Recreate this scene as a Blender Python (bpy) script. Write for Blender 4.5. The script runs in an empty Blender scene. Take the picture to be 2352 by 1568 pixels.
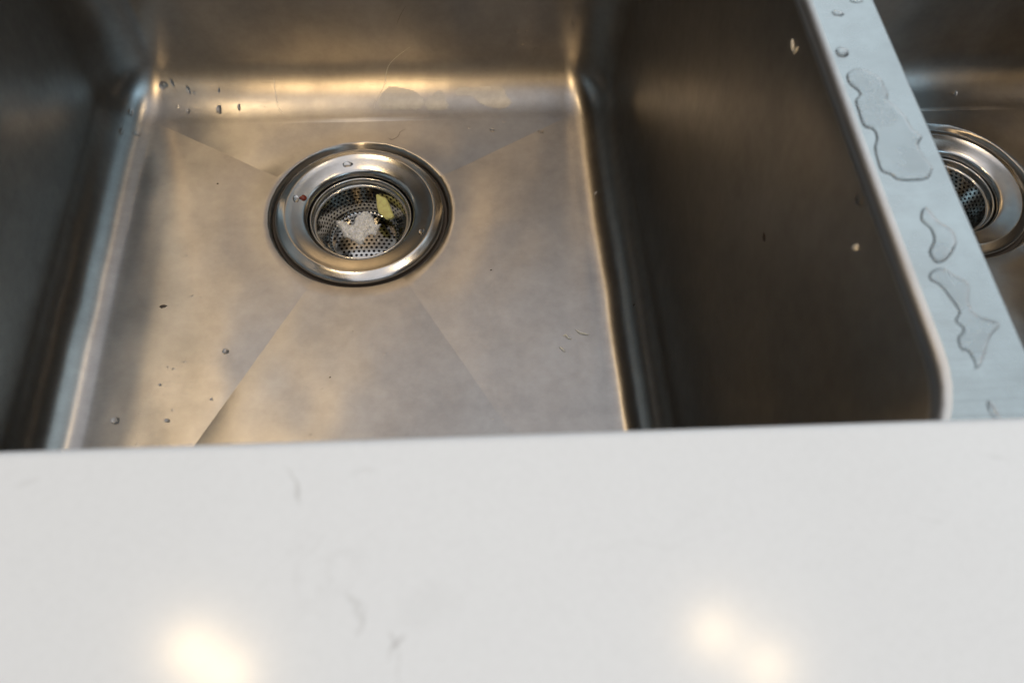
import bpy, bmesh, math, random
from mathutils import Vector, Matrix, noise
from mathutils.bvhtree import BVHTree

random.seed(7)
C = bpy.context.scene.collection
SC = bpy.context.scene
R = math.radians

# ------------------------------------------------------------------ camera
CAM = Vector((0.05756, -0.35399, 0.41531))
PITCH, ROLL, YAW = R(58.528), R(4.021), R(7.074)
FPX = 1975.35 / 2352.0                      # focal length as a share of the picture's width
fw = Vector((math.sin(YAW) * math.cos(PITCH), math.cos(YAW) * math.cos(PITCH), -math.sin(PITCH)))
rt0 = Vector((math.cos(YAW), -math.sin(YAW), 0.0))
up0 = rt0.cross(fw)
rt = rt0 * math.cos(ROLL) + up0 * math.sin(ROLL)
up = up0 * math.cos(ROLL) - rt0 * math.sin(ROLL)
cd = bpy.data.cameras.new('camera')
cam = bpy.data.objects.new('camera', cd)
C.objects.link(cam)
cam.matrix_world = Matrix(((rt.x, up.x, -fw.x, CAM.x), (rt.y, up.y, -fw.y, CAM.y), (rt.z, up.z, -fw.z, CAM.z), (0, 0, 0, 1)))
cd.sensor_width = 36.0
cd.lens = 36.0 * FPX
cd.clip_start = 0.01
cd.clip_end = 50.0
cd.dof.use_dof = True
cd.dof.focus_distance = 0.52
cd.dof.aperture_fstop = 16.0
SC.camera = cam

# ------------------------------------------------------------------ world and lamps
w = bpy.data.worlds.new('World')
SC.world = w
w.use_nodes = True
bg = w.node_tree.nodes['Background']
bg.inputs[0].default_value = (0.8, 0.9, 1.0, 1)
bg.inputs[1].default_value = 0.010


def area(name, loc, target, size, sizey, power, col, shape='RECTANGLE', spread=180):
    l = bpy.data.lights.new(name, 'AREA')
    l.shape = shape
    l.size = size
    if shape in ('RECTANGLE', 'ELLIPSE'):
        l.size_y = sizey
    l.energy = power
    l.color = col
    l.spread = R(spread)
    o = bpy.data.objects.new(name, l)
    C.objects.link(o)
    o.location = loc
    o.rotation_euler = (Vector(target) - Vector(loc)).to_track_quat('-Z', 'Y').to_euler()
    return o


WARM = (1.0, 0.71, 0.37)
COOL = (0.745, 0.905, 1.0)
# two twin ceiling lamps that mirror in the counter, a window beyond the right bowl, an added cool fill, soft bounced room light
LAMPS = [(-0.483, 0.046, 1.9), (-0.410, -0.007, 1.9), (0.557, 0.022, 1.9), (0.650, -0.051, 1.9)]
for i, p in enumerate(LAMPS):
    area('ceiling_lamp', p, (p[0], p[1], 0), 0.06, 0.06, 2.2 if p[0] < 0 else 1.6, WARM, 'DISK')
for p in ((-0.36, -2.28, 1.9), (-0.18, -2.36, 1.9)):      # the next row of lamps, behind the viewer
    area('ceiling_lamp', p, (p[0], p[1] + 0.6, 0), 0.10, 0.10, 15.0, (1.0, 0.68, 0.34), 'DISK')
area('window_or_fill_light', (1.7, 1.35, 1.75), (0.2, -0.1, 0.25), 2.9, 2.15, 29.0, COOL)
area('window_or_fill_light', (1.7, -1.9, 1.6), (0.2, -0.1, 0.25), 2.0, 1.6, 34.0, (0.52, 0.79, 1.0))  # added cool fill behind right to make the counter bluer, no known window
area('ceiling_bounce', (0.22, 0.2, 2.6), (0.22, 0.2, 0), 1.8, 4.0, 24.5, (0.97, 0.97, 1.02))

SC.view_settings.view_transform = 'Standard'
SC.view_settings.look = 'None'
SC.view_settings.exposure = 0.0
SC.view_settings.gamma = 1.0
SC.cycles.use_denoising = True
SC.cycles.max_bounces = 14
SC.cycles.glossy_bounces = 10
SC.cycles.transmission_bounces = 10
SC.cycles.sample_clamp_indirect = 6.0

# ------------------------------------------------------------------ dimensions (metres; floor of the bowls at z = 0)
ZD = 0.2384          # top of divider and rim
ZT = 0.2684          # top of the counter
FIL = 0.028          # radius between floor and walls
RC = 0.031           # radius of the vertical corners at the foot of the wall
DRAFT = 0.0057
EDGE = 0.004         # rounding of the upper edge
ZDR = -0.0042         # floor level at the drain
TILT = 0.0386         # the drain seat leans forward with the floor
APEX = 0.0082         # fall of the floor panels
RD = 0.057           # outer radius of the drain recess


# ------------------------------------------------------------------ materials
def mat(name):
    m = bpy.data.materials.new(name)
    m.use_nodes = True
    nt = m.node_tree
    return m, nt, nt.nodes['Principled BSDF']


def nd(nt, t, **kw):
    n = nt.nodes.new(t)
    for k, v in kw.items():
        if k in n.inputs.keys() if hasattr(n.inputs, 'keys') else False:
            n.inputs[k].default_value = v
        else:
            setattr(n, k, v)
    return n


def noise_tex(nt, coord, scale, detail=4.0, rough=0.55, mapping=None, dist=0.0):
    n = nt.nodes.new('ShaderNodeTexNoise')
    n.inputs['Scale'].default_value = scale
    n.inputs['Detail'].default_value = detail
    n.inputs['Roughness'].default_value = rough
    n.inputs['Distortion'].default_value = dist
    if mapping:
        mp = nt.nodes.new('ShaderNodeMapping')
        mp.inputs['Scale'].default_value = mapping
        nt.links.new(coord, mp.inputs['Vector'])
        coord = mp.outputs[0]
    nt.links.new(coord, n.inputs['Vector'])
    return n.outputs['Fac']


def ramp(nt, fac, stops):
    r = nt.nodes.new('ShaderNodeValToRGB')
    e = r.color_ramp.elements
    while len(e) < len(stops):
        e.new(0.5)
    for i, (p, c) in enumerate(stops):
        e[i].position = p
        e[i].color = c if len(c) == 4 else (*c, 1)
    nt.links.new(fac, r.inputs[0])
    return r.outputs[0]


def maprange(nt, fac, a, b, c, d):
    n = nt.nodes.new('ShaderNodeMapRange')
    n.inputs[1].default_value, n.inputs[2].default_value = a, b
    n.inputs[3].default_value, n.inputs[4].default_value = c, d
    nt.links.new(fac, n.inputs[0])
    return n.outputs[0]


def bump(nt, fac, strength, distance, normal=None):
    b = nt.nodes.new('ShaderNodeBump')
    b.inputs['Strength'].default_value = strength
    b.inputs['Distance'].default_value = distance
    nt.links.new(fac, b.inputs['Height'])
    if normal is not None:
        nt.links.new(normal, b.inputs['Normal'])
    return b.outputs[0]


def coords(nt):
    return nt.nodes.new('ShaderNodeTexCoord').outputs['Object']


def steel(name, c0, c1, r0, r1, grain=(1, 1, 1), gscale=900, gstr=0.15, wave=0.0004, aniso=0.8, worn=False):
    m, nt, b = mat(name)
    co = coords(nt)
    big = noise_tex(nt, co, 22, 6, 0.62, dist=0.4)
    fine = noise_tex(nt, co, 140, 4, 0.6)
    mx = nt.nodes.new('ShaderNodeMath')
    mx.operation = 'ADD'
    nt.links.new(maprange(nt, big, 0.3, 0.7, 0, 0.6), mx.inputs[0])
    nt.links.new(maprange(nt, fine, 0.3, 0.7, 0, 0.4), mx.inputs[1])
    nt.links.new(ramp(nt, mx.outputs[0], [(0.1, c0), (0.9, c1)]), b.inputs['Base Color'])
    b.inputs['Metallic'].default_value = 1.0
    b.inputs['Anisotropic'].default_value = aniso
    tv = nt.nodes.new('ShaderNodeCombineXYZ')
    tv.inputs[2].default_value = 0.15
    tv.inputs[1].default_value = 1.0            # sheet brushed across: reflections spread front to back
    nt.links.new(tv.outputs[0], b.inputs['Tangent'])
    ro = maprange(nt, mx.outputs[0], 0.1, 0.9, r1, r0)
    if worn:
        # the bends and walls were finished by hand: coarser and less directional than the rolled floor sheet
        sx = nt.nodes.new('ShaderNodeSeparateXYZ')
        nt.links.new(co, sx.inputs[0])
        hz = maprange(nt, sx.outputs[2], 0.0005, 0.012, 0.0, 1.0)
        ad = nt.nodes.new('ShaderNodeMath')
        ad.operation = 'MULTIPLY_ADD'
        ad.inputs[1].default_value = 0.05
        nt.links.new(hz, ad.inputs[0])
        nt.links.new(ro, ad.inputs[2])
        ro = ad.outputs[0]
        nt.links.new(maprange(nt, hz, 0, 1, aniso, 0.7), b.inputs['Anisotropic'])
    nt.links.new(ro, b.inputs['Roughness'])
    g = noise_tex(nt, co, gscale, 2, 0.5, mapping=grain)
    wv = noise_tex(nt, co, 9, 2, 0.4)
    n1 = bump(nt, wv, 1.0, wave * 10)
    n2 = bump(nt, g, gstr, 0.0004, n1)
    if worn:
        # fine scratches in two directions, and small pits
        for (rz, sc_, th) in ((0.45, 150, 0.70), (1.0, 190, 0.70), (2.3, 170, 0.70)):
            mp = nt.nodes.new('ShaderNodeMapping')
            mp.inputs['Rotation'].default_value = (0, 0, rz)
            mp.inputs['Scale'].default_value = (0.12, 3.0, 1.0)
            nt.links.new(co, mp.inputs['Vector'])
            s_ = noise_tex(nt, mp.outputs[0], sc_, 3, 0.6, dist=0.5)
            n2 = bump(nt, maprange(nt, s_, th - 0.06, th + 0.03, 0, 1), 0.09, 0.0002, n2)
        pit = noise_tex(nt, co, 260, 1, 0.4)
        n2 = bump(nt, maprange(nt, pit, 0.76, 0.84, 0, 1), 0.3, 0.0002, n2)
    nt.links.new(n2, b.inputs['Normal'])
    return m


M = {}
M['bowl'] = steel('bowl_steel', (0.295, 0.281, 0.267), (0.385, 0.369, 0.349), 0.29, 0.31, gstr=0.04, aniso=0.95, worn=True)
M['divider'] = steel('divider_steel', (0.345, 0.345, 0.342), (0.42, 0.42, 0.41), 0.22, 0.32, grain=(0.04, 1, 1), gscale=700, gstr=0.16, aniso=0.4)
M['edge'] = steel('highlight_edge', (0.43, 0.425, 0.42), (0.49, 0.485, 0.475), 0.36, 0.44, gscale=1500, gstr=0.1, aniso=0.0)  # base lighter than the other steel, paints the edge's pale highlight
M['flange'] = steel('polished_steel', (0.42, 0.41, 0.395), (0.54, 0.53, 0.515), 0.15, 0.24, gstr=0.05, aniso=0.0)
M['basket'] = steel('basket_steel', (0.38, 0.37, 0.35), (0.48, 0.47, 0.45), 0.09, 0.15, gstr=0.03, aniso=0.0)

m, nt, b = mat('dark_pipe')
b.inputs['Base Color'].default_value = (0.012, 0.011, 0.01, 1)
b.inputs['Roughness'].default_value = 0.6
M['pipe'] = m

m, nt, b = mat('shaded_putty')
b.inputs['Base Color'].default_value = (0.035, 0.025, 0.018, 1)  # putty colour darkened to stand in for shade in the flange gap
b.inputs['Roughness'].default_value = 0.5
M['shaded_putty'] = m

m, nt, b = mat('water')
b.inputs['Base Color'].default_value = (1, 1, 1, 1)
b.inputs['Transmission Weight'].default_value = 1.0
b.inputs['IOR'].default_value = 1.33
b.inputs['Roughness'].default_value = 0.04
M['water'] = m

# x, y, turn, half length, half width, strength of each grey vein mark in the counter
QUARTZ_MARKS = [(0.029, -0.2934, -58, 0.0042, 0.0006, 0.324), (0.0413, -0.3139, -80, 0.004, 0.0009, 0.203), (0.0424, -0.3164, 75, 0.0035, 0.00075, 0.227), (0.0494, -0.3215, 60, 0.003, 0.0006, 0.405), (0.0499, -0.3247, -75, 0.006, 0.00038, 0.13), (0.0486, -0.3206, -75, 0.0025, 0.00045, 0.243), (0.1604, -0.2919, -20, 0.003, 0.00075, 0.113), (0.0427, -0.2917, 30, 0.003, 0.00075, 0.113), (-0.0165, -0.2911, 10, 0.003, 0.00105, 0.113), (0.0938, -0.3063, 8, 0.02, 0.00075, 0.041), (0.054, -0.3155, 20, 0.007, 0.003, 0.049), (0.1018, -0.3002, 30, 0.006, 0.00225, 0.032), (0.1442, -0.3048, 10, 0.003, 0.0006, 0.081)]
# quartz: near white, faint grey clouds and a few vein marks
m, nt, b = mat('white_quartz')
co = coords(nt)
cloud = noise_tex(nt, co, 7, 5, 0.6, dist=0.6)
vein = noise_tex(nt, co, 11, 8, 0.62, dist=1.6)
ab = nt.nodes.new('ShaderNodeMath'); ab.operation = 'SUBTRACT'; ab.inputs[1].default_value = 0.5
nt.links.new(vein, ab.inputs[0])
ab2 = nt.nodes.new('ShaderNodeMath'); ab2.operation = 'ABSOLUTE'
nt.links.new(ab.outputs[0], ab2.inputs[0])
line = maprange(nt, ab2.outputs[0], 0.0, 0.018, 1.0, 0.0)
msk = maprange(nt, noise_tex(nt, co, 16, 2, 0.5), 0.60, 0.72, 0.0, 1.0)
mul = nt.nodes.new('ShaderNodeMath'); mul.operation = 'MULTIPLY'
nt.links.new(line, mul.inputs[0]); nt.links.new(msk, mul.inputs[1])
base = ramp(nt, cloud, [(0.3, (0.715, 0.752, 0.81)), (0.7, (0.745, 0.782, 0.84))])
spk = nt.nodes.new('ShaderNodeMix'); spk.data_type = 'RGBA'; spk.blend_type = 'MULTIPLY'
spk.inputs[0].default_value = 1.0
nt.links.new(base, spk.inputs[6])
nt.links.new(ramp(nt, noise_tex(nt, co, 900, 3, 0.7), [(0.3, (0.965, 0.965, 0.965)), (0.6, (1, 1, 1))]), spk.inputs[7])
base = spk.outputs[2]
mixc = nt.nodes.new('ShaderNodeMix'); mixc.data_type = 'RGBA'
nt.links.new(maprange(nt, mul.outputs[0], 0, 1, 0, 0.22), mixc.inputs[0])
nt.links.new(base, mixc.inputs[6])
mixc.inputs[7].default_value = (0.35, 0.35, 0.36, 1)
# single vein marks, each a torn streak of grey in the stone
lastc = mixc.outputs[2]
wob = nt.nodes.new('ShaderNodeTexNoise')
wob.inputs['Scale'].default_value = 90
wob.inputs['Detail'].default_value = 5
nt.links.new(co, wob.inputs['Vector'])
wsub = nt.nodes.new('ShaderNodeVectorMath'); wsub.operation = 'SUBTRACT'; wsub.inputs[1].default_value = (0.5, 0.5, 0.5)
nt.links.new(wob.outputs['Color'], wsub.inputs[0])
wsc = nt.nodes.new('ShaderNodeVectorMath'); wsc.operation = 'SCALE'; wsc.inputs['Scale'].default_value = 0.012
nt.links.new(wsub.outputs[0], wsc.inputs[0])
wad = nt.nodes.new('ShaderNodeVectorMath'); wad.operation = 'ADD'
nt.links.new(co, wad.inputs[0]); nt.links.new(wsc.outputs[0], wad.inputs[1])
for (mx_, my_, ang_, ln_, wd_, st_) in QUARTZ_MARKS:
    mp = nt.nodes.new('ShaderNodeMapping'); mp.vector_type = 'TEXTURE'
    mp.inputs['Location'].default_value = (mx_, my_, ZT)
    mp.inputs['Rotation'].default_value = (0, 0, R(ang_))
    mp.inputs['Scale'].default_value = (ln_, wd_, 1)
    nt.links.new(wad.outputs[0], mp.inputs['Vector'])
    ln = nt.nodes.new('ShaderNodeVectorMath'); ln.operation = 'LENGTH'
    nt.links.new(mp.outputs[0], ln.inputs[0])
    mm_ = nt.nodes.new('ShaderNodeMix'); mm_.data_type = 'RGBA'
    nt.links.new(maprange(nt, ln.outputs['Value'], 0.3, 1.0, st_, 0.0), mm_.inputs[0])
    nt.links.new(lastc, mm_.inputs[6])
    mm_.inputs[7].default_value = (0.30, 0.30, 0.31, 1)
    lastc = mm_.outputs[2]
nt.links.new(lastc, b.inputs['Base Color'])
b.inputs['Roughness'].default_value = 0.14
b.inputs['IOR'].default_value = 1.5
b.inputs['Specular IOR Level'].default_value = 0.15

M['quartz'] = m


def simple(name, col, rough=0.5, sss=0.0, trans=0.0, scale=400, var=0.15, bstr=0.4, bdist=0.0006):
    m, nt, b = mat(name)
    co = coords(nt)
    n = noise_tex(nt, co, scale, 4)
    lo = tuple(c * (1 - var) for c in col)
    hi = tuple(min(1, c * (1 + var)) for c in col)
    nt.links.new(ramp(nt, n, [(0.3, lo), (0.7, hi)]), b.inputs['Base Color'])
    b.inputs['Roughness'].default_value = rough
    b.inputs['Subsurface Weight'].default_value = sss
    b.inputs['Subsurface Radius'].default_value = (0.002, 0.002, 0.0015)
    b.inputs['Transmission Weight'].default_value = trans
    nt.links.new(bump(nt, n, bstr, bdist), b.inputs['Normal'])
    M[name] = m
    return m


simple('rice', (0.94, 0.93, 0.90), 0.35, 0.3, bstr=0.2)
simple('peel', (0.96, 0.84, 0.34), 0.4, 0.3)
simple('red_food', (0.24, 0.04, 0.02), 0.2, 0.2)
simple('crumb', (0.8, 0.79, 0.74), 0.4, 0.2)
simple('sliver', (0.97, 0.96, 0.82), 0.15, 0.2)
simple('grit', (0.05, 0.035, 0.025), 0.5)
simple('hair', (0.10, 0.07, 0.05), 0.35)

m, nt, b = mat('limescale')
b.inputs['Base Color'].default_value = (0.60, 0.59, 0.57, 1)
b.inputs['Metallic'].default_value = 0.85
b.inputs['Roughness'].default_value = 0.5
tr = nt.nodes.new('ShaderNodeBsdfTransparent')
mxs = nt.nodes.new('ShaderNodeMixShader')
co = coords(nt)
nt.links.new(maprange(nt, noise_tex(nt, co, 120, 4), 0.3, 0.7, 0.5, 0.75), mxs.inputs[0])
nt.links.new(tr.outputs[0], mxs.inputs[1]); nt.links.new(b.outputs[0], mxs.inputs[2])
nt.links.new(mxs.outputs[0], nt.nodes['Material Output'].inputs[0])
M['limescale'] = m


# ------------------------------------------------------------------ helpers
def mesh_obj(name, verts, faces, material, parent=None, smooth=True, sharp=None, loc=(0, 0, 0)):
    me = bpy.data.meshes.new(name)
    me.from_pydata([tuple(v) for v in verts], [], faces)
    me.validate()
    me.materials.append(M[material])
    if smooth:
        me.polygons.foreach_set('use_smooth', [True] * len(me.polygons))
    if sharp:
        s = {tuple(sorted(e)) for e in sharp}
        at = me.attributes.new('sharp_edge', 'BOOLEAN', 'EDGE')
        at.data.foreach_set('value', [tuple(sorted(e.vertices)) in s for e in me.edges])
    me.update()
    o = bpy.data.objects.new(name, me)
    C.objects.link(o)
    o.location = loc
    if parent:
        o.parent = parent
    return o


def empty(name, loc):
    o = bpy.data.objects.new(name, None)
    o.empty_display_size = 0.02
    C.objects.link(o)
    o.location = loc
    return o


def tag(o, label, cat, group=None, kind=None):
    o['label'] = label
    o['category'] = cat
    if group:
        o['group'] = group
    if kind:
        o['kind'] = kind
    return o


def loop_core(x0, x1, y0, y1, rc, nside=14, narc=12):
    """points of a rounded rectangle as (core, normal); corner mid-points are returned as crease indices"""
    pts, mids = [], []
    cx = [(x1 - rc, y1 - rc, 0), (x0 + rc, y1 - rc, 90), (x0 + rc, y0 + rc, 180), (x1 - rc, y0 + rc, 270)]
    for i, (a, b_, st) in enumerate(cx):
        for k in range(narc + 1):
            t = R(st + 90.0 * k / narc)
            if k == narc // 2:
                mids.append(len(pts))
            pts.append((Vector((a, b_)), Vector((math.cos(t), math.sin(t)))))
        nx = cx[(i + 1) % 4]
        n = Vector((math.cos(R(st + 90)), math.sin(R(st + 90))))
        for k in range(1, nside):
            pts.append((Vector((a, b_)).lerp(Vector((nx[0], nx[1])), k / nside), n))
    return pts, mids


def bridge(faces, a, b_, n):
    for k in range(n):
        j = (k + 1) % n
        faces.append((a + k, a + j, b_ + j, b_ + k))


def lathe(profile, n=96):
    v, f = [], []
    for (r, z) in profile:
        for k in range(n):
            t = 2 * math.pi * k / n
            v.append((r * math.cos(t), r * math.sin(t), z))
    for i in range(len(profile) - 1):
        bridge(f, i * n, (i + 1) * n, n)
    return v, f


# ------------------------------------------------------------------ sink
sink = empty('kitchen_sink', (0, 0, 0))
tag(sink, 'stainless steel double bowl sink set under the white counter', 'sink')
B1 = (-0.161, 0.167, -0.284, 0.103)              # foot of the walls, left bowl
DX, DY = 0.3850, 0.007
B2 = (0.2032 - DX, 0.565 - DX, -0.284 - DY, 0.103 - DY)    # right bowl, about its own drain


def bowl(box, origin, edge):
    x0, x1, y0, y1 = box
    pts, mids = loop_core(x0, x1, y0, y1, RC)
    n = len(pts)
    V, F, S = [], [], []

    def ring(off, z):
        s = len(V)
        for c, nn in pts:
            p = c + nn * (RC + off)
            V.append((p.x, p.y, z))
        return s
    # rim edge, wall, fillet
    rings = []
    for k in range(7):
        t = R(90 * k / 6)
        rings.append(ring(DRAFT + edge * (1 - math.sin(t)), ZD - edge * (1 - math.cos(t))))
    for k in range(1, 13):
        q = k / 12
        rings.append(ring(DRAFT * (1 - q), (ZD - edge) * (1 - q) + FIL * q))
    for k in range(1, 17):
        t = R(90 * k / 16)
        rings.append(ring(-FIL * (1 - math.cos(t)), FIL * (1 - math.sin(t))))
    for a, b_ in zip(rings, rings[1:]):
        bridge(F, a, b_, n)
    # floor: four slightly tilted panels running down to the drain
    last = rings[-1]
    steps = 26
    prev = last
    ends = [Vector(V[last + k][:2]) for k in range(n)]
    fx0, fx1, fy0, fy1 = x0 + FIL, x1 - FIL, y0 + FIL, y1 - FIL

    def seat(d):
        mm = max(d.x / fx1 if d.x > 0 else d.x / fx0, d.y / fy1 if d.y > 0 else d.y / fy0)
        return 0.55 * (-APEX * (1 - mm)) + 0.45 * (ZDR + TILT * d.y)
    for s in range(1, steps + 1):
        q = s / steps
        st = len(V)
        for k in range(n):
            e = ends[k]
            d = e.normalized() * RD
            p = e.lerp(d, q)
            mm = max(p.x / fx1 if p.x > 0 else p.x / fx0, p.y / fy1 if p.y > 0 else p.y / fy0)
            z = -APEX * (1 - mm)
            bl = min(1, max(0, (p.length - RD) / 0.030))
            bl = bl * bl * (3 - 2 * bl)
            z = z * bl + seat(d) * (1 - bl)
            V.append((p.x, p.y, z))
        bridge(F, prev, st, n)
        if s > 1:
            for mI in mids:
                S.append((prev + mI, st + mI))
        prev = st
    # recess round the drain
    for (r, z) in ((RD - 0.0005, ZDR - 0.0003), (RD - 0.0016, ZDR - 0.0018), (RD - 0.0025, ZDR - 0.0045), (RD - 0.004, ZDR - 0.006), (0.046, ZDR - 0.0062)):
        st = len(V)
        for k in range(n):
            d = ends[k].normalized() * r
            V.append((d.x, d.y, z - ZDR + (seat(d) if r > 0.0535 else ZDR + TILT * d.y)))
        bridge(F, prev, st, n)
        prev = st
    o = mesh_obj('bowl', V, F, 'bowl', sink, True, S, origin)
    o.data.materials.append(M['edge'])
    for i in range(6 * n):
        o.data.polygons[i].material_index = 1      # rolled upper edge: unbrushed, its paler base imitates reflected light
    return o


bowl1 = bowl(B1, (0, 0, 0), EDGE)
bowl2 = bowl(B2, (DX, DY, 0), 0.0012)
bowl1['label'] = 'deep rectangular steel bowl with creased floor'
bowl2['label'] = 'second steel bowl beyond the divider'


def outline(box, off, ox, oy=0.0, nside=14):
    pts, _ = loop_core(*box, RC, nside=nside)
    return [(c.x + n.x * (RC + off) + ox, c.y + n.y * (RC + off) + oy) for c, n in pts]


# divider top: the flat strip between the two bowls, flaring round their corners
o1 = outline(B1, DRAFT + EDGE, 0)
o2 = outline(B2, DRAFT + 0.0012, DX, DY)
L_ = 13 + 13       # points per corner + side
NA, NS = 13, 13
r1 = o1[3 * L_:] + o1[:NA]                        # right side of the left bowl, front corner to back corner (counter-clockwise)
l2 = o2[L_:L_ + NA + NS + NA]                      # left side of the right bowl, back to front
top = [(x, y, ZD) for x, y in r1 + l2]
skirt = []
mesh_obj('divider', top, [tuple(range(len(top)))], 'divider', sink, False)
# rim that carries the counter: front, back and outer strips
xa, xb = B1[0] - DRAFT - EDGE, B2[1] + DRAFT + DX + 0.0012
ya, yb = B1[2] - DRAFT - EDGE, B1[3] + DRAFT + EDGE
V, F = [], []
for (x0, x1, y0, y1) in ((xa - .03, xb + .03, ya - .03, ya), (xa - .03, xb + .03, yb, yb + .03), (xa - .03, xa, ya, yb), (xb, xb + .03, ya, yb)):
    s = len(V)
    V += [(x0, y0, ZD), (x1, y0, ZD), (x1, y1, ZD), (x0, y1, ZD)]
    F.append((s, s + 1, s + 2, s + 3))
mesh_obj('rim', V, F, 'divider', sink, False)

# ------------------------------------------------------------------ countertop
cx0, cx1, cy0, cy1 = xa + .004, xb - .004, -0.2838, yb - 0.004
pts, _ = loop_core(cx0, cx1, cy0, cy1, 0.022, nside=20)
n = len(pts)
V, F = [], []
ox, oy = 0.0, 0.0


def cring(off, z, wide=None):
    s = len(V)
    for c, nn in pts:
        if wide:
            ex = wide[1] if nn.x > 0 else wide[0]
            ey = wide[3] if nn.y > 0 else wide[2]
            p = Vector((c.x + nn.x * (0.022 + ex), c.y + nn.y * (0.022 + ey)))
        else:
            p = c + nn * (0.022 + off)
        V.append((p.x, p.y, z))
    return s


WD = (0.30, 0.30, 0.12, 0.14)
rr = [cring(0.002, ZD + 0.0006), cring(0, ZD + 0.003)]
for k in range(6):
    t = R(90 * k / 5)
    rr.append(cring(0.002 * (1 - math.cos(t)), ZT - 0.002 * (1 - math.sin(t))))
rr.append(cring(0.02, ZT))
rr.append(cring(0, ZT, WD))
WE = tuple(a + 0.003 for a in WD)
rr.append(cring(0, ZT - 0.003, WE))
rr.append(cring(0, ZD + 0.0006, WE))
for a, b_ in zip(rr, rr[1:]):
    bridge(F, a, b_, n)
bridge(F, rr[-1], rr[0], n)
hard = [(rr[i] + k, rr[i] + (k + 1) % n) for i in (0, 7, 9, 10, 11) for k in range(n)]
counter = mesh_obj('countertop', V, [tuple(reversed(f)) for f in F], 'quartz', None, True, hard)
counter.rotation_euler.z = R(-0.55)
tag(counter, 'white quartz countertop with faint grey veins around the sink', 'countertop')


# ------------------------------------------------------------------ drains and strainer baskets
def perforated_wall(rtop, ztop, rbot, zbot, N, rows, hole):
    """staggered round holes in a cone; every cell is eight quads round one hole"""
    V, F, idx = [], [], {}

    def P(u, v):
        key = (round((u % 1.0) * N * 400) % (N * 400), round(v * 40000))
        if key in idx:
            return idx[key]
        q = v
        if q < 0.8:
            r = rtop + (rbot + 0.0022 - rtop) * (q / 0.8)
            z = ztop + (zbot + 0.0030 - ztop) * (q / 0.8)
        else:
            t = R(90 * (q - 0.8) / 0.2)
            r = rbot + 0.0022 * math.cos(t) - 0.0022 * 0.6 * 0
            z = zbot + 0.0030 * (1 - math.sin(t))
        a = 2 * math.pi * u
        V.append((r * math.cos(a), r * math.sin(a), z))
        idx[key] = len(V) - 1
        return idx[key]
    for j in range(rows):
        for i in range(N):
            o = 0.5 * (j % 2)
            u0, u1 = (i + o) / N, (i + 1 + o) / N
            v0, v1 = j / rows, (j + 1) / rows
            um, vm = (u0 + u1) / 2, (v0 + v1) / 2
            bd = [(u0, v0), (um, v0), (u1, v0), (u1, vm), (u1, v1), (um, v1), (u0, v1), (u0, vm)]
            hs = []
            for (a, b_) in bd:
                dx, dy = (a - um) * 2 / (u1 - u0), (b_ - vm) * 2 / (v1 - v0)
                l = math.hypot(dx, dy)
                hs.append((um + dx / l * hole * (u1 - u0), vm + dy / l * hole * (v1 - v0)))
            bi = [P(*p) for p in bd]
            hi = [P(*p) for p in hs]
            for k in range(8):
                F.append((bi[k], bi[(k + 1) % 8], hi[(k + 1) % 8], hi[k]))
    return V, F


def perforated_disc(rad, z, pitch, hole):
    V, F, idx = [], [], {}

    def P(x, y):
        key = (round(x * 2e6), round(y * 2e6))
        if key not in idx:
            l = math.hypot(x, y)
            if l > rad:
                x, y = x * rad / l, y * rad / l
            l = math.hypot(x, y)
            V.append((x, y, z + 0.0020 * (1 - (l / rad) ** 2)))
            idx[key] = len(V) - 1
        return idx[key]
    nr = int(rad / (pitch * 0.87)) + 2
    h = pitch * 0.87
    for j in range(-nr, nr + 1):
        for i in range(-nr, nr + 1):
            cx = (i + 0.5 * (j % 2)) * pitch
            cy = j * h
            bd = [(cx - pitch / 2, cy - h / 2), (cx, cy - h / 2), (cx + pitch / 2, cy - h / 2), (cx + pitch / 2, cy), (cx + pitch / 2, cy + h / 2), (cx, cy + h / 2), (cx - pitch / 2, cy + h / 2), (cx - pitch / 2, cy)]
            inside = [math.hypot(*p) < rad * 1.0001 for p in bd]
            if not any(inside):
                continue
            bi = [P(*p) for p in bd]
            if math.hypot(cx, cy) < rad - hole * 1.4:
                hi = []
                for k in range(8):
                    dx, dy = bd[k][0] - cx, bd[k][1] - cy
                    l = math.hypot(dx, dy)
                    hi.append(P(cx + dx / l * hole, cy + dy / l * hole))
                for k in range(8):
                    F.append((bi[k], bi[(k + 1) % 8], hi[(k + 1) % 8], hi[k]))
            else:
                f = []
                for k in bi:
                    if k not in f:
                        f.append(k)
                if len(f) > 2:
                    F.append(tuple(f))
    return V, F


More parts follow.
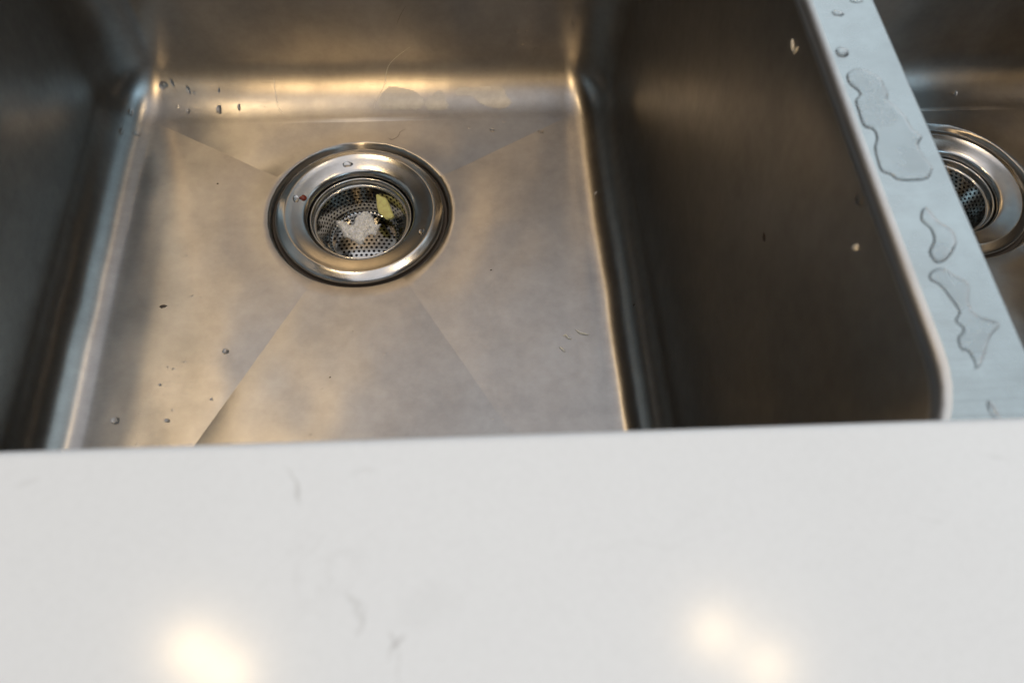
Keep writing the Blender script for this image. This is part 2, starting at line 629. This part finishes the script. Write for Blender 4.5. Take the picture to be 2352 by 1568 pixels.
def drain(origin, label_d, label_b):
    d = empty('sink_drain', Vector(origin) + Vector((0, 0, ZDR)))
    d.rotation_euler.x = math.atan(TILT)
    tag(d, label_d, 'drain', 'drains of the two bowls')
    prof = [(0.0500, -0.0062), (0.0518, -0.0060), (0.0524, -0.0050), (0.0526, -0.0030), (0.0524, -0.0018), (0.0516, -0.0010), (0.0500, -0.0004), (0.0480, 0.0003),
            (0.0466, 0.0008), (0.0460, 0.0009), (0.0454, 0.0007), (0.0446, 0.0003), (0.0420, -0.0004), (0.0390, -0.0012), (0.0360, -0.0021), (0.0345, -0.0027), (0.0336, -0.0037), (0.0330, -0.0055), (0.0327, -0.010), (0.0326, -0.016)]
    v, f = lathe(prof, 128)
    fl = mesh_obj('flange', v, f, 'flange', d)
    v, f = lathe([(0.0556, -0.0050), (0.0545, -0.0046), (0.0528, -0.0046), (0.050, -0.0058)], 96)
    mesh_obj('gasket', v, f, 'shaded_putty', fl)
    v, f = lathe([(0.0326, -0.016), (0.0322, -0.03), (0.03, -0.06), (0.022, -0.075), (0.0001, -0.078)], 64)
    mesh_obj('tailpiece', v, f, 'pipe', d)
    bk = empty('strainer_basket', Vector(origin) + Vector((0, 0, ZDR - 0.006)))
    bk.rotation_euler.x = math.atan(TILT)
    tag(bk, label_b, 'strainer', 'strainer baskets in the drains')
    prof = [(0.0318, -0.0022), (0.0322, -0.0010), (0.0318, 0.0), (0.0311, 0.0003), (0.0305, -0.0003), (0.0303, -0.0014), (0.0301, -0.0040), (0.0297, -0.0046), (0.0290, -0.0046)]
    v, f = lathe(prof, 128)
    cl = mesh_obj('collar', v, f, 'flange', bk)
    v, f = lathe([(0.0290, -0.0046), (0.0287, -0.0042), (0.0283, -0.0046), (0.0283, -0.0053)], 128)
    mesh_obj('seam_ring', v, f, 'basket', cl)
    v, f = perforated_wall(0.0285, -0.005, 0.0205, -0.0225, 52, 8, 0.29)
    cw = mesh_obj('cup_wall', v, f, 'basket', bk, False)
    v, f = perforated_disc(0.0205, -0.0225, 0.0032, 0.00092)
    cf = mesh_obj('cup_floor', v, f, 'basket', bk, False)
    for o in (cw, cf):
        md = o.modifiers.new('thickness', 'SOLIDIFY')
        md.thickness = 0.0005
        md.offset = -1
    return d, bk


drain((0, 0, 0), 'polished drain flange in the floor of the bowl with food scraps', 'perforated strainer basket holding white rice and a yellow peel')
drain((DX, DY, 0), 'drain flange in the dark bowl beyond the divider', 'empty looking strainer basket half hidden behind the divider')

# ------------------------------------------------------------------ small things: where a sight line meets the built surfaces
def sight(px, py):
    """direction of the sight line through a point of the 2352 x 1568 picture"""
    f = 1975.35
    return (fw * f + rt * (px - 1176.0) - up * (py - 784.0)).normalized()


def on_plane(px, py, z):
    d = sight(px, py)
    return CAM + d * ((z - CAM.z) / d.z)


bpy.context.view_layer.update()
SURF = []
for o in C.objects:
    if o.type == 'MESH' and o.name.split('.')[0] in ('bowl', 'divider', 'flange', 'cup_wall', 'cup_floor', 'countertop'):
        mw = o.matrix_world
        SURF.append(BVHTree.FromPolygons([mw @ v.co for v in o.data.vertices], [tuple(p.vertices) for p in o.data.polygons]))


def hit(px, py):
    d = sight(px, py)
    best = None
    for t in SURF:
        p, n, i, dist = t.ray_cast(CAM, d)
        if p is not None and (best is None or dist < best[2]):
            best = (p, n if n.dot(d) < 0 else -n, dist)
    if best is None:                      # the line slipped through a hole of the basket: take the metal beside it
        return hit(px + 2.5, py + 1.5)
    return best[0], best[1]


def frame(p, n, ang):
    t = (rt - n * rt.dot(n)).normalized()
    b_ = n.cross(t)
    a = R(ang)
    return t * math.cos(a) + b_ * math.sin(a), b_ * math.cos(a) - t * math.sin(a)


def water_drop(px, py, length, width, ang, label, h=None, group='water drops in the sink', name='water_drop', material='water', cat='water drop', rag=0.12):
    p, n = hit(px, py)
    t, b_ = frame(p, n, ang)
    h = h if h else 0.48 * min(length, width)
    ns, nr = 28, 7
    V, F = [], []
    ph = random.uniform(0, 50)
    for j in range(nr):
        q = j / nr
        rr_ = math.cos(q * math.pi / 2) ** 0.8
        zz = math.sin(q * math.pi / 2)
        for k in range(ns):
            a = 2 * math.pi * k / ns
            w_ = 1 + rag * 2 * noise.noise(Vector((math.cos(a) * 1.3 + ph, math.sin(a) * 1.3, ph)))
            V.append(t * (math.cos(a) * length / 2 * rr_ * w_) + b_ * (math.sin(a) * width / 2 * rr_ * w_) + n * (zz * h - 0.00008))
    V.append(n * h)
    for j in range(nr - 1):
        bridge(F, j * ns, (j + 1) * ns, ns)
    for k in range(ns):
        F.append(((nr - 1) * ns + k, (nr - 1) * ns + (k + 1) % ns, len(V) - 1))
    F.append(tuple(reversed(range(ns))))
    o = mesh_obj(name, V, F, material, None, True, [(k, (k + 1) % ns) for k in range(ns)], p)
    tag(o, label, cat, group)
    return o


def smooth_closed(P, sub=5):
    out = []
    n_ = len(P)
    for i in range(n_):
        p0, p1, p2, p3 = P[i - 1], P[i], P[(i + 1) % n_], P[(i + 2) % n_]
        for k in range(sub):
            t = k / sub
            out.append(0.5 * ((2 * p1) + (p2 - p0) * t + (2 * p0 - 5 * p1 + 4 * p2 - p3) * t * t + (3 * p1 - p0 - 3 * p2 + p3) * t ** 3))
    return out


def area2(P):
    return sum(P[i - 1].x * P[i].y - P[i].x * P[i - 1].y for i in range(len(P)))


def inside(P, x, y):
    c = False
    for i in range(len(P)):
        a, b_ = P[i - 1], P[i]
        if (a.y > y) != (b_.y > y) and x < (b_.x - a.x) * (y - a.y) / (b_.y - a.y) + a.x:
            c = not c
    return c


def edge_dist(P, x, y):
    q = Vector((x, y))
    best = 1.0
    for i in range(len(P)):
        a, b_ = P[i - 1], P[i]
        d = b_ - a
        t = max(0, min(1, (q - a).dot(d) / max(d.length_squared, 1e-12)))
        best = min(best, (a + d * t - q).length)
    return best


def film(outline_px, z, h, w_, label, name='puddle', material='water', group=None, cat='puddle', lump=0.0, step=0.0004, wn=0.0):
    """a flat body on the plane z with a rounded edge w_ wide and a height h"""
    P = [on_plane(x, y, z) for x, y in outline_px]
    P = smooth_closed([Vector((p.x, p.y)) for p in P])
    if area2(P) < 0:
        P.reverse()
    cx_, cy_ = sum(p.x for p in P) / len(P), sum(p.y for p in P) / len(P)
    bm = bmesh.new()
    ring = [bm.verts.new((p.x - cx_, p.y - cy_, -0.00005)) for p in P]
    vs = list(ring)
    x0, x1 = min(p.x for p in P), max(p.x for p in P)
    y0, y1 = min(p.y for p in P), max(p.y for p in P)
    pts_ = []
    j = 0
    y = y0
    while y < y1:
        x = x0 + (step / 2 if j % 2 else 0)
        while x < x1:
            if inside(P, x, y):
                d = edge_dist(P, x, y)
                if d > step * 0.45:
                    pts_.append((x, y, d))
            x += step
        y += step * 0.87
        j += 1
    from mathutils.geometry import delaunay_2d_cdt
    co2 = [Vector((p.x, p.y)) for p in P] + [Vector((a, b_)) for a, b_, _ in pts_]
    ed = [(i, (i + 1) % len(P)) for i in range(len(P))]
    vo, eo, fo, ov, oe, of = delaunay_2d_cdt(co2, ed, [], 1, 1e-7)
    bm.free()
    V, F = [], []
    for i, v in enumerate(vo):
        d = edge_dist(P, v.x, v.y)
        q = min(1.0, d / w_)
        zz = h * (1 - (1 - q) ** 2) if not lump else h * math.sqrt(max(0, 1 - (1 - q) ** 2))
        if lump:
            zz += q * lump * (noise.noise(Vector((v.x * 420, v.y * 420, 3.1))) * 0.7 + noise.noise(Vector((v.x * 1100, v.y * 1100, 9.1))) * 0.45)
        if wn:
            zz += q * wn * noise.noise(Vector((v.x * 150, v.y * 150, 1.7)))
        V.append((v.x - cx_, v.y - cy_, zz - 0.00003))
    F = [tuple(f) for f in fo]
    # closed underside
    nb = len(V)
    V2 = V + [(v.x - cx_, v.y - cy_, -0.00012) for v in vo]
    F2 = F + [tuple(nb + i for i in reversed(f)) for f in F]
    cnt = {}
    for f in F:
        for k in range(len(f)):
            e = (f[k], f[(k + 1) % len(f)])
            cnt[e] = 1
    for (a, b_) in list(cnt):
        if (b_, a) not in cnt:
            F2.append((b_, a, nb + a, nb + b_))
    o = mesh_obj(name, V2, F2, material, None, True, None, (cx_, cy_, z))
    tag(o, label, cat, group)
    return o


def conform(outline_px, label, name, material, cat, group=None, step=3.0, lift=0.00012):
    """a thin patch lying on the curved steel"""
    P = smooth_closed([Vector(p) for p in outline_px])
    x0, x1 = min(p.x for p in P), max(p.x for p in P)
    y0, y1 = min(p.y for p in P), max(p.y for p in P)
    V, F, idx = [], [], {}
    nx, ny = int((x1 - x0) / step) + 1, int((y1 - y0) / step) + 1
    o0 = hit((x0 + x1) / 2, (y0 + y1) / 2)[0]

    def vert(i, j):
        if (i, j) not in idx:
            p, n = hit(x0 + i * step, y0 + j * step)
            V.append(p + n * lift - o0)
            idx[(i, j)] = len(V) - 1
        return idx[(i, j)]
    for i in range(nx):
        for j in range(ny):
            if inside(P, x0 + (i + .5) * step, y0 + (j + .5) * step):
                F.append((vert(i, j), vert(i, j + 1), vert(i + 1, j + 1), vert(i + 1, j)))
    o = mesh_obj(name, V, F, material, None, True, None, o0)
    tag(o, label, cat, group)
    return o


def strand(px_pts, rad, label, name, material, cat, lift=0.0001, flat=1.0, taper=True):
    Q = [Vector(p) for p in px_pts]
    path = []
    for i in range(len(Q) - 1):
        p0, p1, p2, p3 = Q[max(0, i - 1)], Q[i], Q[i + 1], Q[min(len(Q) - 1, i + 2)]
        for k in range(6):
            t = k / 6
            path.append(0.5 * ((2 * p1) + (p2 - p0) * t + (2 * p0 - 5 * p1 + 4 * p2 - p3) * t * t + (3 * p1 - p0 - 3 * p2 + p3) * t ** 3))
    path.append(Q[-1])
    hp = [hit(p.x, p.y) for p in path]
    o0 = hp[0][0]
    V, F = [], []
    m_ = len(hp)
    for i, (p, n) in enumerate(hp):
        d = (hp[min(i + 1, m_ - 1)][0] - hp[max(i - 1, 0)][0]).normalized()
        s = d.cross(n).normalized()
        q = i / (m_ - 1)
        rr_ = rad * (math.sin(math.pi * min(0.97, max(0.03, q))) ** 0.5 if taper else 1)
        for k in range(6):
            a = math.pi * k / 3
            V.append(p + n * (lift + rr_ * flat * math.sin(a)) + s * (rr_ * math.cos(a)) - o0)
    for i in range(m_ - 1):
        bridge(F, i * 6, (i + 1) * 6, 6)
    F.append(tuple(reversed(range(6))))
    F.append(tuple(range((m_ - 1) * 6, m_ * 6)))
    o = mesh_obj(name, V, F, material, None, True, None, o0)
    tag(o, label, cat)
    return o


def z5(x, y):
    return (1816.8 + x * .31194, y * .31194)


def z6(x, y):
    return (1816.8 + x * .33433, 489.1 + y * .33433)


def z4(x, y):
    return (628.9 + x * .3565, y * .3565)


def z2(x, y):
    return (670.8 + x * .15154, 363.35 + y * .15154)


# ---- puddles and drops on the divider
film([z5(*p) for p in ((405, 560), (425, 620), (500, 690), (470, 745), (490, 820), (530, 930), (600, 960), (625, 1020), (610, 1090), (630, 1180), (660, 1260), (730, 1290),
                       (780, 1325), (880, 1335), (1000, 1320), (1035, 1270), (1040, 1225), (985, 1160), (940, 1070), (965, 1005), (890, 940), (845, 855), (780, 790), (716, 738),
                       (716, 690), (690, 640), (670, 590), (620, 550), (540, 512), (480, 508), (430, 530))],
     ZD, 0.00045, 0.0011, 'largest flat puddle along the steel divider top, with a scalloped edge', group='puddles on the divider')
film([z6(*p) for p in ((890, 0), (892, 55), (955, 115), (975, 190), (945, 262), (965, 312), (1002, 345), (1060, 328), (1110, 270), (1138, 200), (1112, 120), (1015, 55), (972, 5), (935, -38), (905, -30))],
     ZD, 0.0006, 0.0012, 'bean shaped puddle halfway down the divider, with a bright rim', group='puddles on the divider')
film([z6(*p) for p in ((945, 425), (958, 465), (1020, 500), (1100, 600), (1150, 680), (1125, 740), (1180, 800), (1142, 860), (1165, 935), (1212, 950), (1262, 1040), (1245, 1085), (1300, 1050), (1335, 960), (1370, 850),
                       (1435, 765), (1340, 722), (1262, 690), (1222, 610), (1222, 490), (1130, 430), (1045, 378), (980, 390))],
     ZD, 0.0004, 0.0010, 'ragged thin puddle on the divider nearest the white counter', group='puddles on the divider')
G = 'drops on the divider'
water_drop(*z5(345, 100), 0.0040, 0.0024, -5, 'small oval drop at the far end of the divider', 0.0007, G)
water_drop(*z5(377, 388), 0.0045, 0.0042, 0, 'round drop on the divider just behind the largest puddle', 0.0010, G)
water_drop(*z5(480, 8), 0.0045, 0.0018, 0, 'thin drop on the divider cut by the picture\'s upper edge', 0.0006, G)
water_drop(*z6(1390, 1362), 0.0018, 0.0060, 15, 'slender drop on the divider beside the counter edge', 0.0007, G)
water_drop(*z6(1195, 942), 0.0012, 0.0010, 0, 'tiny bright drop on the tail of the ragged puddle', 0.0006, G)

# ---- drops in the bowl
G = 'water drops in the sink'
for px, py, l, w_, a, lab in [
    (375, 196, .0062, .0050, 20, 'large drop high in the back corner of the bowl'),
    (396, 190, .0020, .0062, 12, 'narrow upright drop beside the large back corner drop'),
    (433, 207, .0022, .0066, 15, 'narrow upright drop on the back curve, third from the corner'),
    (446, 212, .0011, .0032, 8, 'hairline drop right next to the third upright drop on the back curve'),
    (432, 256, .0026, .0036, 5, 'small round ended drop low on the back curve near the corner'),
    (503, 252, .0040, .0064, 10, 'U shaped hanging drop low on the bright back curve'),
    (549, 247, .0022, .0044, 5, 'small hanging drop on the bright back curve, furthest from the corner'),
    (503, 208, .0014, .0036, -8, 'short dark drop above the U shaped hanging drop'),
    (314, 308, .0052, .0038, 0, 'rounded drop on the corner curve where two walls meet the floor'),
    (300, 258, .0040, .0050, 0, 'drop on the dark side of the corner curve'),
    (279, 302, .0030, .0060, 0, 'faint drop low on the dark side wall by the corner'),
    (518, 807, .0034, .0034, 0, 'round bead on the warm floor panel left of the drain'),
    (265, 966, .0048, .0038, 0, 'bead at the foot of the side wall near the counter'),
    (384, 966, .0028, .0024, 0, 'small bead on the floor near the counter, left panel'),
    (486, 917, .0016, .0016, 0, 'tiny bead close to the front left floor crease'),
    (368, 883, .0016, .0016, 0, 'tiny bead halfway along the left floor panel'),
    (1130, 299, .0034, .0028, -30, 'bright bead on the floor behind the drain'),
    (1243, 302, .0036, .0030, -30, 'bright bead on the floor by the back corner beyond the drain'),
    (1372, 443, .0022, .0056, -55, 'slanted drop on the foot of the dark side wall'),
    (1399, 225, .0020, .0060, -8, 'upright glinting drop at the foot of the dark wall corner'),
    (1382, 237, .0014, .0014, 0, 'speck of water just left of the upright glinting drop'),
    (1425, 233, .0014, .0014, 0, 'speck of water just right of the upright glinting drop'),
    (1186, 72, .0040, .0024, 10, 'upper drop of the cluster on the back wall'),
    (1209, 74, .0026, .0020, 10, 'small drop beside the upper one of the back wall cluster'),
    (1172, 98, .0036, .0022, 25, 'lower drop of the cluster on the back wall'),
    (1200, 103, .0024, .0018, 0, 'faint lower drop at the cluster\'s middle on the back wall'),
    (1230, 113, .0034, .0016, 40, 'slanted drop below the back wall cluster'),
    (1318, 53, .0032, .0040, 20, 'dark drop on the upright back corner of the bowl'),
    (1975, 458, .0030, .0040, 0, 'faint drop high on the dark side wall under the divider'),
    (2192, 216, .0060, .0036, 30, 'blurred drop on the back curve of the bowl beyond the divider'),
]:
    water_drop(px, py, l, w_, a, lab, None, G)
water_drop(*z2(840, 95), 0.0066, 0.0036, 8, 'clear lump of water on the back of the drain flange', 0.0018, G)
water_drop(*z2(60, 615), 0.0042, 0.0052, 10, 'clear drop on the drain flange beside the red scrap', 0.0014, G)
water_drop(968, 533, 0.0046, 0.0034, 40, 'irregular drop on the outer slope of the drain flange', 0.0012, G, rag=0.3)

# ---- scraps
G = 'food scraps'
water_drop(*z2(172, 605), 0.0048, 0.0040, 15, 'small red scrap of food on the drain flange', 0.0017, G, 'red_scrap', 'red_food', 'food scrap', 0.2)
for px, py, l, w_, a, lab in [
    (1821, 105, .0016, .0042, 25, 'upper half of a white curled crumb on the dark side wall'),
    (1828, 117, .0036, .0014, 25, 'lower half of a white curled crumb on the dark side wall'),
    (1966, 568, .0030, .0020, 25, 'single white crumb on the dark side wall, nearer the counter'),
]:
    water_drop(px, py, l, w_, a, lab, None, G, 'crumb', 'crumb', 'crumb', 0.3)
for px, py, l, w_, a, lab in [
    (374, 704, .0042, .0022, 8, 'dark chip on the warm left floor panel'),
    (1128, 620, .0012, .0010, 8, 'dark speck on the floor below the drain, grey panel'),
    (1456, 700, .0014, .0012, 8, 'dark speck at the foot of the dark side wall'),
    (1755, 545, .0022, .0036, 8, 'dark fleck in the middle of the dark side wall'),
    (758, 866, .0010, .0010, 0, 'single dark dot on the front floor panel'),
    (500, 422, .0012, .0012, 0, 'dark dot near the back left floor crease'),
]:
    water_drop(px, py, l, w_, a, lab, 0.0004, 'dark specks of grit', 'grit', 'grit', 'grit', 0.3)
zf = ZDR - 0.006 - 0.0222
film([z2(*p) for p in ((1090, 830), (1170, 850), (1240, 920), (1270, 1010), (1340, 1050), (1310, 1110), (1270, 1200), (1200, 1180), (1130, 1230), (1090, 1300), (1060, 1330), (990, 1310),
                       (930, 1270), (860, 1230), (780, 1200), (760, 1130), (700, 1040), (660, 990), (750, 970), (840, 1000), (900, 1050), (950, 1000), (960, 930), (1030, 880))],
     zf, 0.0030, 0.0018, 'clump of wet white rice on the strainer basket\'s floor', 'rice_clump', 'rice', None, 'food scrap', lump=0.0028, step=0.0003)
# a few loose flakes round the clump
for q, (x, y, l, w_, a) in enumerate(((1000, 870, .0016, .0012, 0), (1330, 1010, .0018, .0012, 30), (1290, 1235, .0016, .0010, 60), (1010, 1335, .0018, .0012, 10), (1080, 1365, .0014, .0010, 80), (700, 965, .0014, .0010, 0), (550, 553, .0006, .0022, 45))):
    lab = ['white flake touching the back of the rice clump', 'white flake at the rice clump\'s side under the yellow peel', 'white flake by the rice clump near the basket rim',
           'white flake in front of the rice clump', 'foremost tiny white flake in the basket', 'white flake at the rice clump\'s left tip', 'lone rice sliver stuck on the basket wall'][q]
    water_drop(*z2(x, y), l, w_, a, lab, 0.0007, 'loose rice flakes in the basket', 'rice_flake', 'rice', 'food scrap', 0.35)

# yellow peel: a thick slab leaning on the basket wall
oc = [(1270, 560), (1290, 540), (1340, 578), (1400, 590), (1440, 650), (1490, 780), (1530, 880), (1500, 910), (1420, 925), (1360, 870), (1310, 830), (1285, 740)]
pn = Vector((-0.42, -0.30, 0.86)).normalized()
pc = on_plane(*z2(1395, 740), zf + 0.0130)
top_, V, F = [], [], []
for (x, y) in oc:
    d = sight(*z2(x, y))
    t = (pc - CAM).dot(pn) / d.dot(pn)
    top_.append(CAM + d * t - pc)
k = len(top_)
for (sc_, dp) in ((0.90, 0.0004), (1.0, -0.0002), (1.0, -0.0022), (0.92, -0.0028)):
    V += [p * sc_ + pn * dp for p in top_]
for i in range(3):
    bridge(F, i * k, (i + 1) * k, k)
F.append(tuple(reversed(range(k))))
F.append(tuple(range(3 * k, 4 * k)))
peel = mesh_obj('yellow_peel', V, F, 'peel', None, False, None, pc)
tag(peel, 'pale yellow wedge of peel leaning on the basket wall', 'food scrap')

# slivers, hairs and trails
strand([(1322, 757), (1330, 763), (1342, 767), (1353, 769)], 0.0008, 'pale curved sliver, uppermost of the tiny scraps on the grey floor panel', 'onion_sliver', 'sliver', 'food scrap')
strand([(1293, 772), (1299, 770), (1304, 775), (1312, 779)], 0.0008, 'pale hooked sliver between the two other slivers on the floor', 'onion_sliver', 'sliver', 'food scrap')
strand([(1285, 797), (1291, 802), (1298, 808)], 0.0007, 'short pale sliver nearest the counter on the floor', 'onion_sliver', 'sliver', 'food scrap')
strand([z4(*p) for p in ((850, 40), (815, 100), (790, 160))], 0.00010, 'fine dark hair stuck high on the back wall', 'hair_strand', 'hair', 'hair')
strand([z4(*p) for p in ((875, 305), (800, 360), (745, 415), (722, 480), (715, 540), (680, 615), (655, 660), (645, 700))], 0.00011, 'long wavering water trail down the middle of the back curve', 'water_trail', 'crumb', 'water trail', flat=0.3)
strand([(629, 180), (633, 215), (641, 250), (652, 262)], 0.00018, 'short water trail on the bright back curve', 'water_trail', 'crumb', 'water trail', flat=0.3)
strand([z4(*p) for p in ((850, 832), (815, 850), (800, 880), (760, 900), (735, 885))], 0.00010, 'curled brown hair on the floor behind the drain', 'hair_strand', 'hair', 'hair')

# dried marks on the back curve
G = 'dried water marks on the back curve'
conform([z4(*p) for p in ((680, 640), (730, 567), (800, 562), (900, 587), (940, 612), (970, 660), (940, 700), (850, 710), (700, 705))], 'widest pale dried water mark on the back curve, by the water trail', 'dried_mark', 'limescale', 'water mark', G)
conform([z4(*p) for p in ((975, 670), (1000, 627), (1060, 587), (1100, 602), (1110, 650), (1125, 680), (1100, 710), (1000, 710))], 'small round dried water mark between two wide ones', 'dried_mark', 'limescale', 'water mark', G)
conform([z4(*p) for p in ((1180, 615), (1190, 567), (1300, 562), (1420, 557), (1480, 572), (1500, 620), (1530, 660), (1490, 695), (1440, 703), (1340, 672), (1280, 622))], 'lobed dried water mark nearest the back corner with the warm glint', 'dried_mark', 'limescale', 'water mark', G)
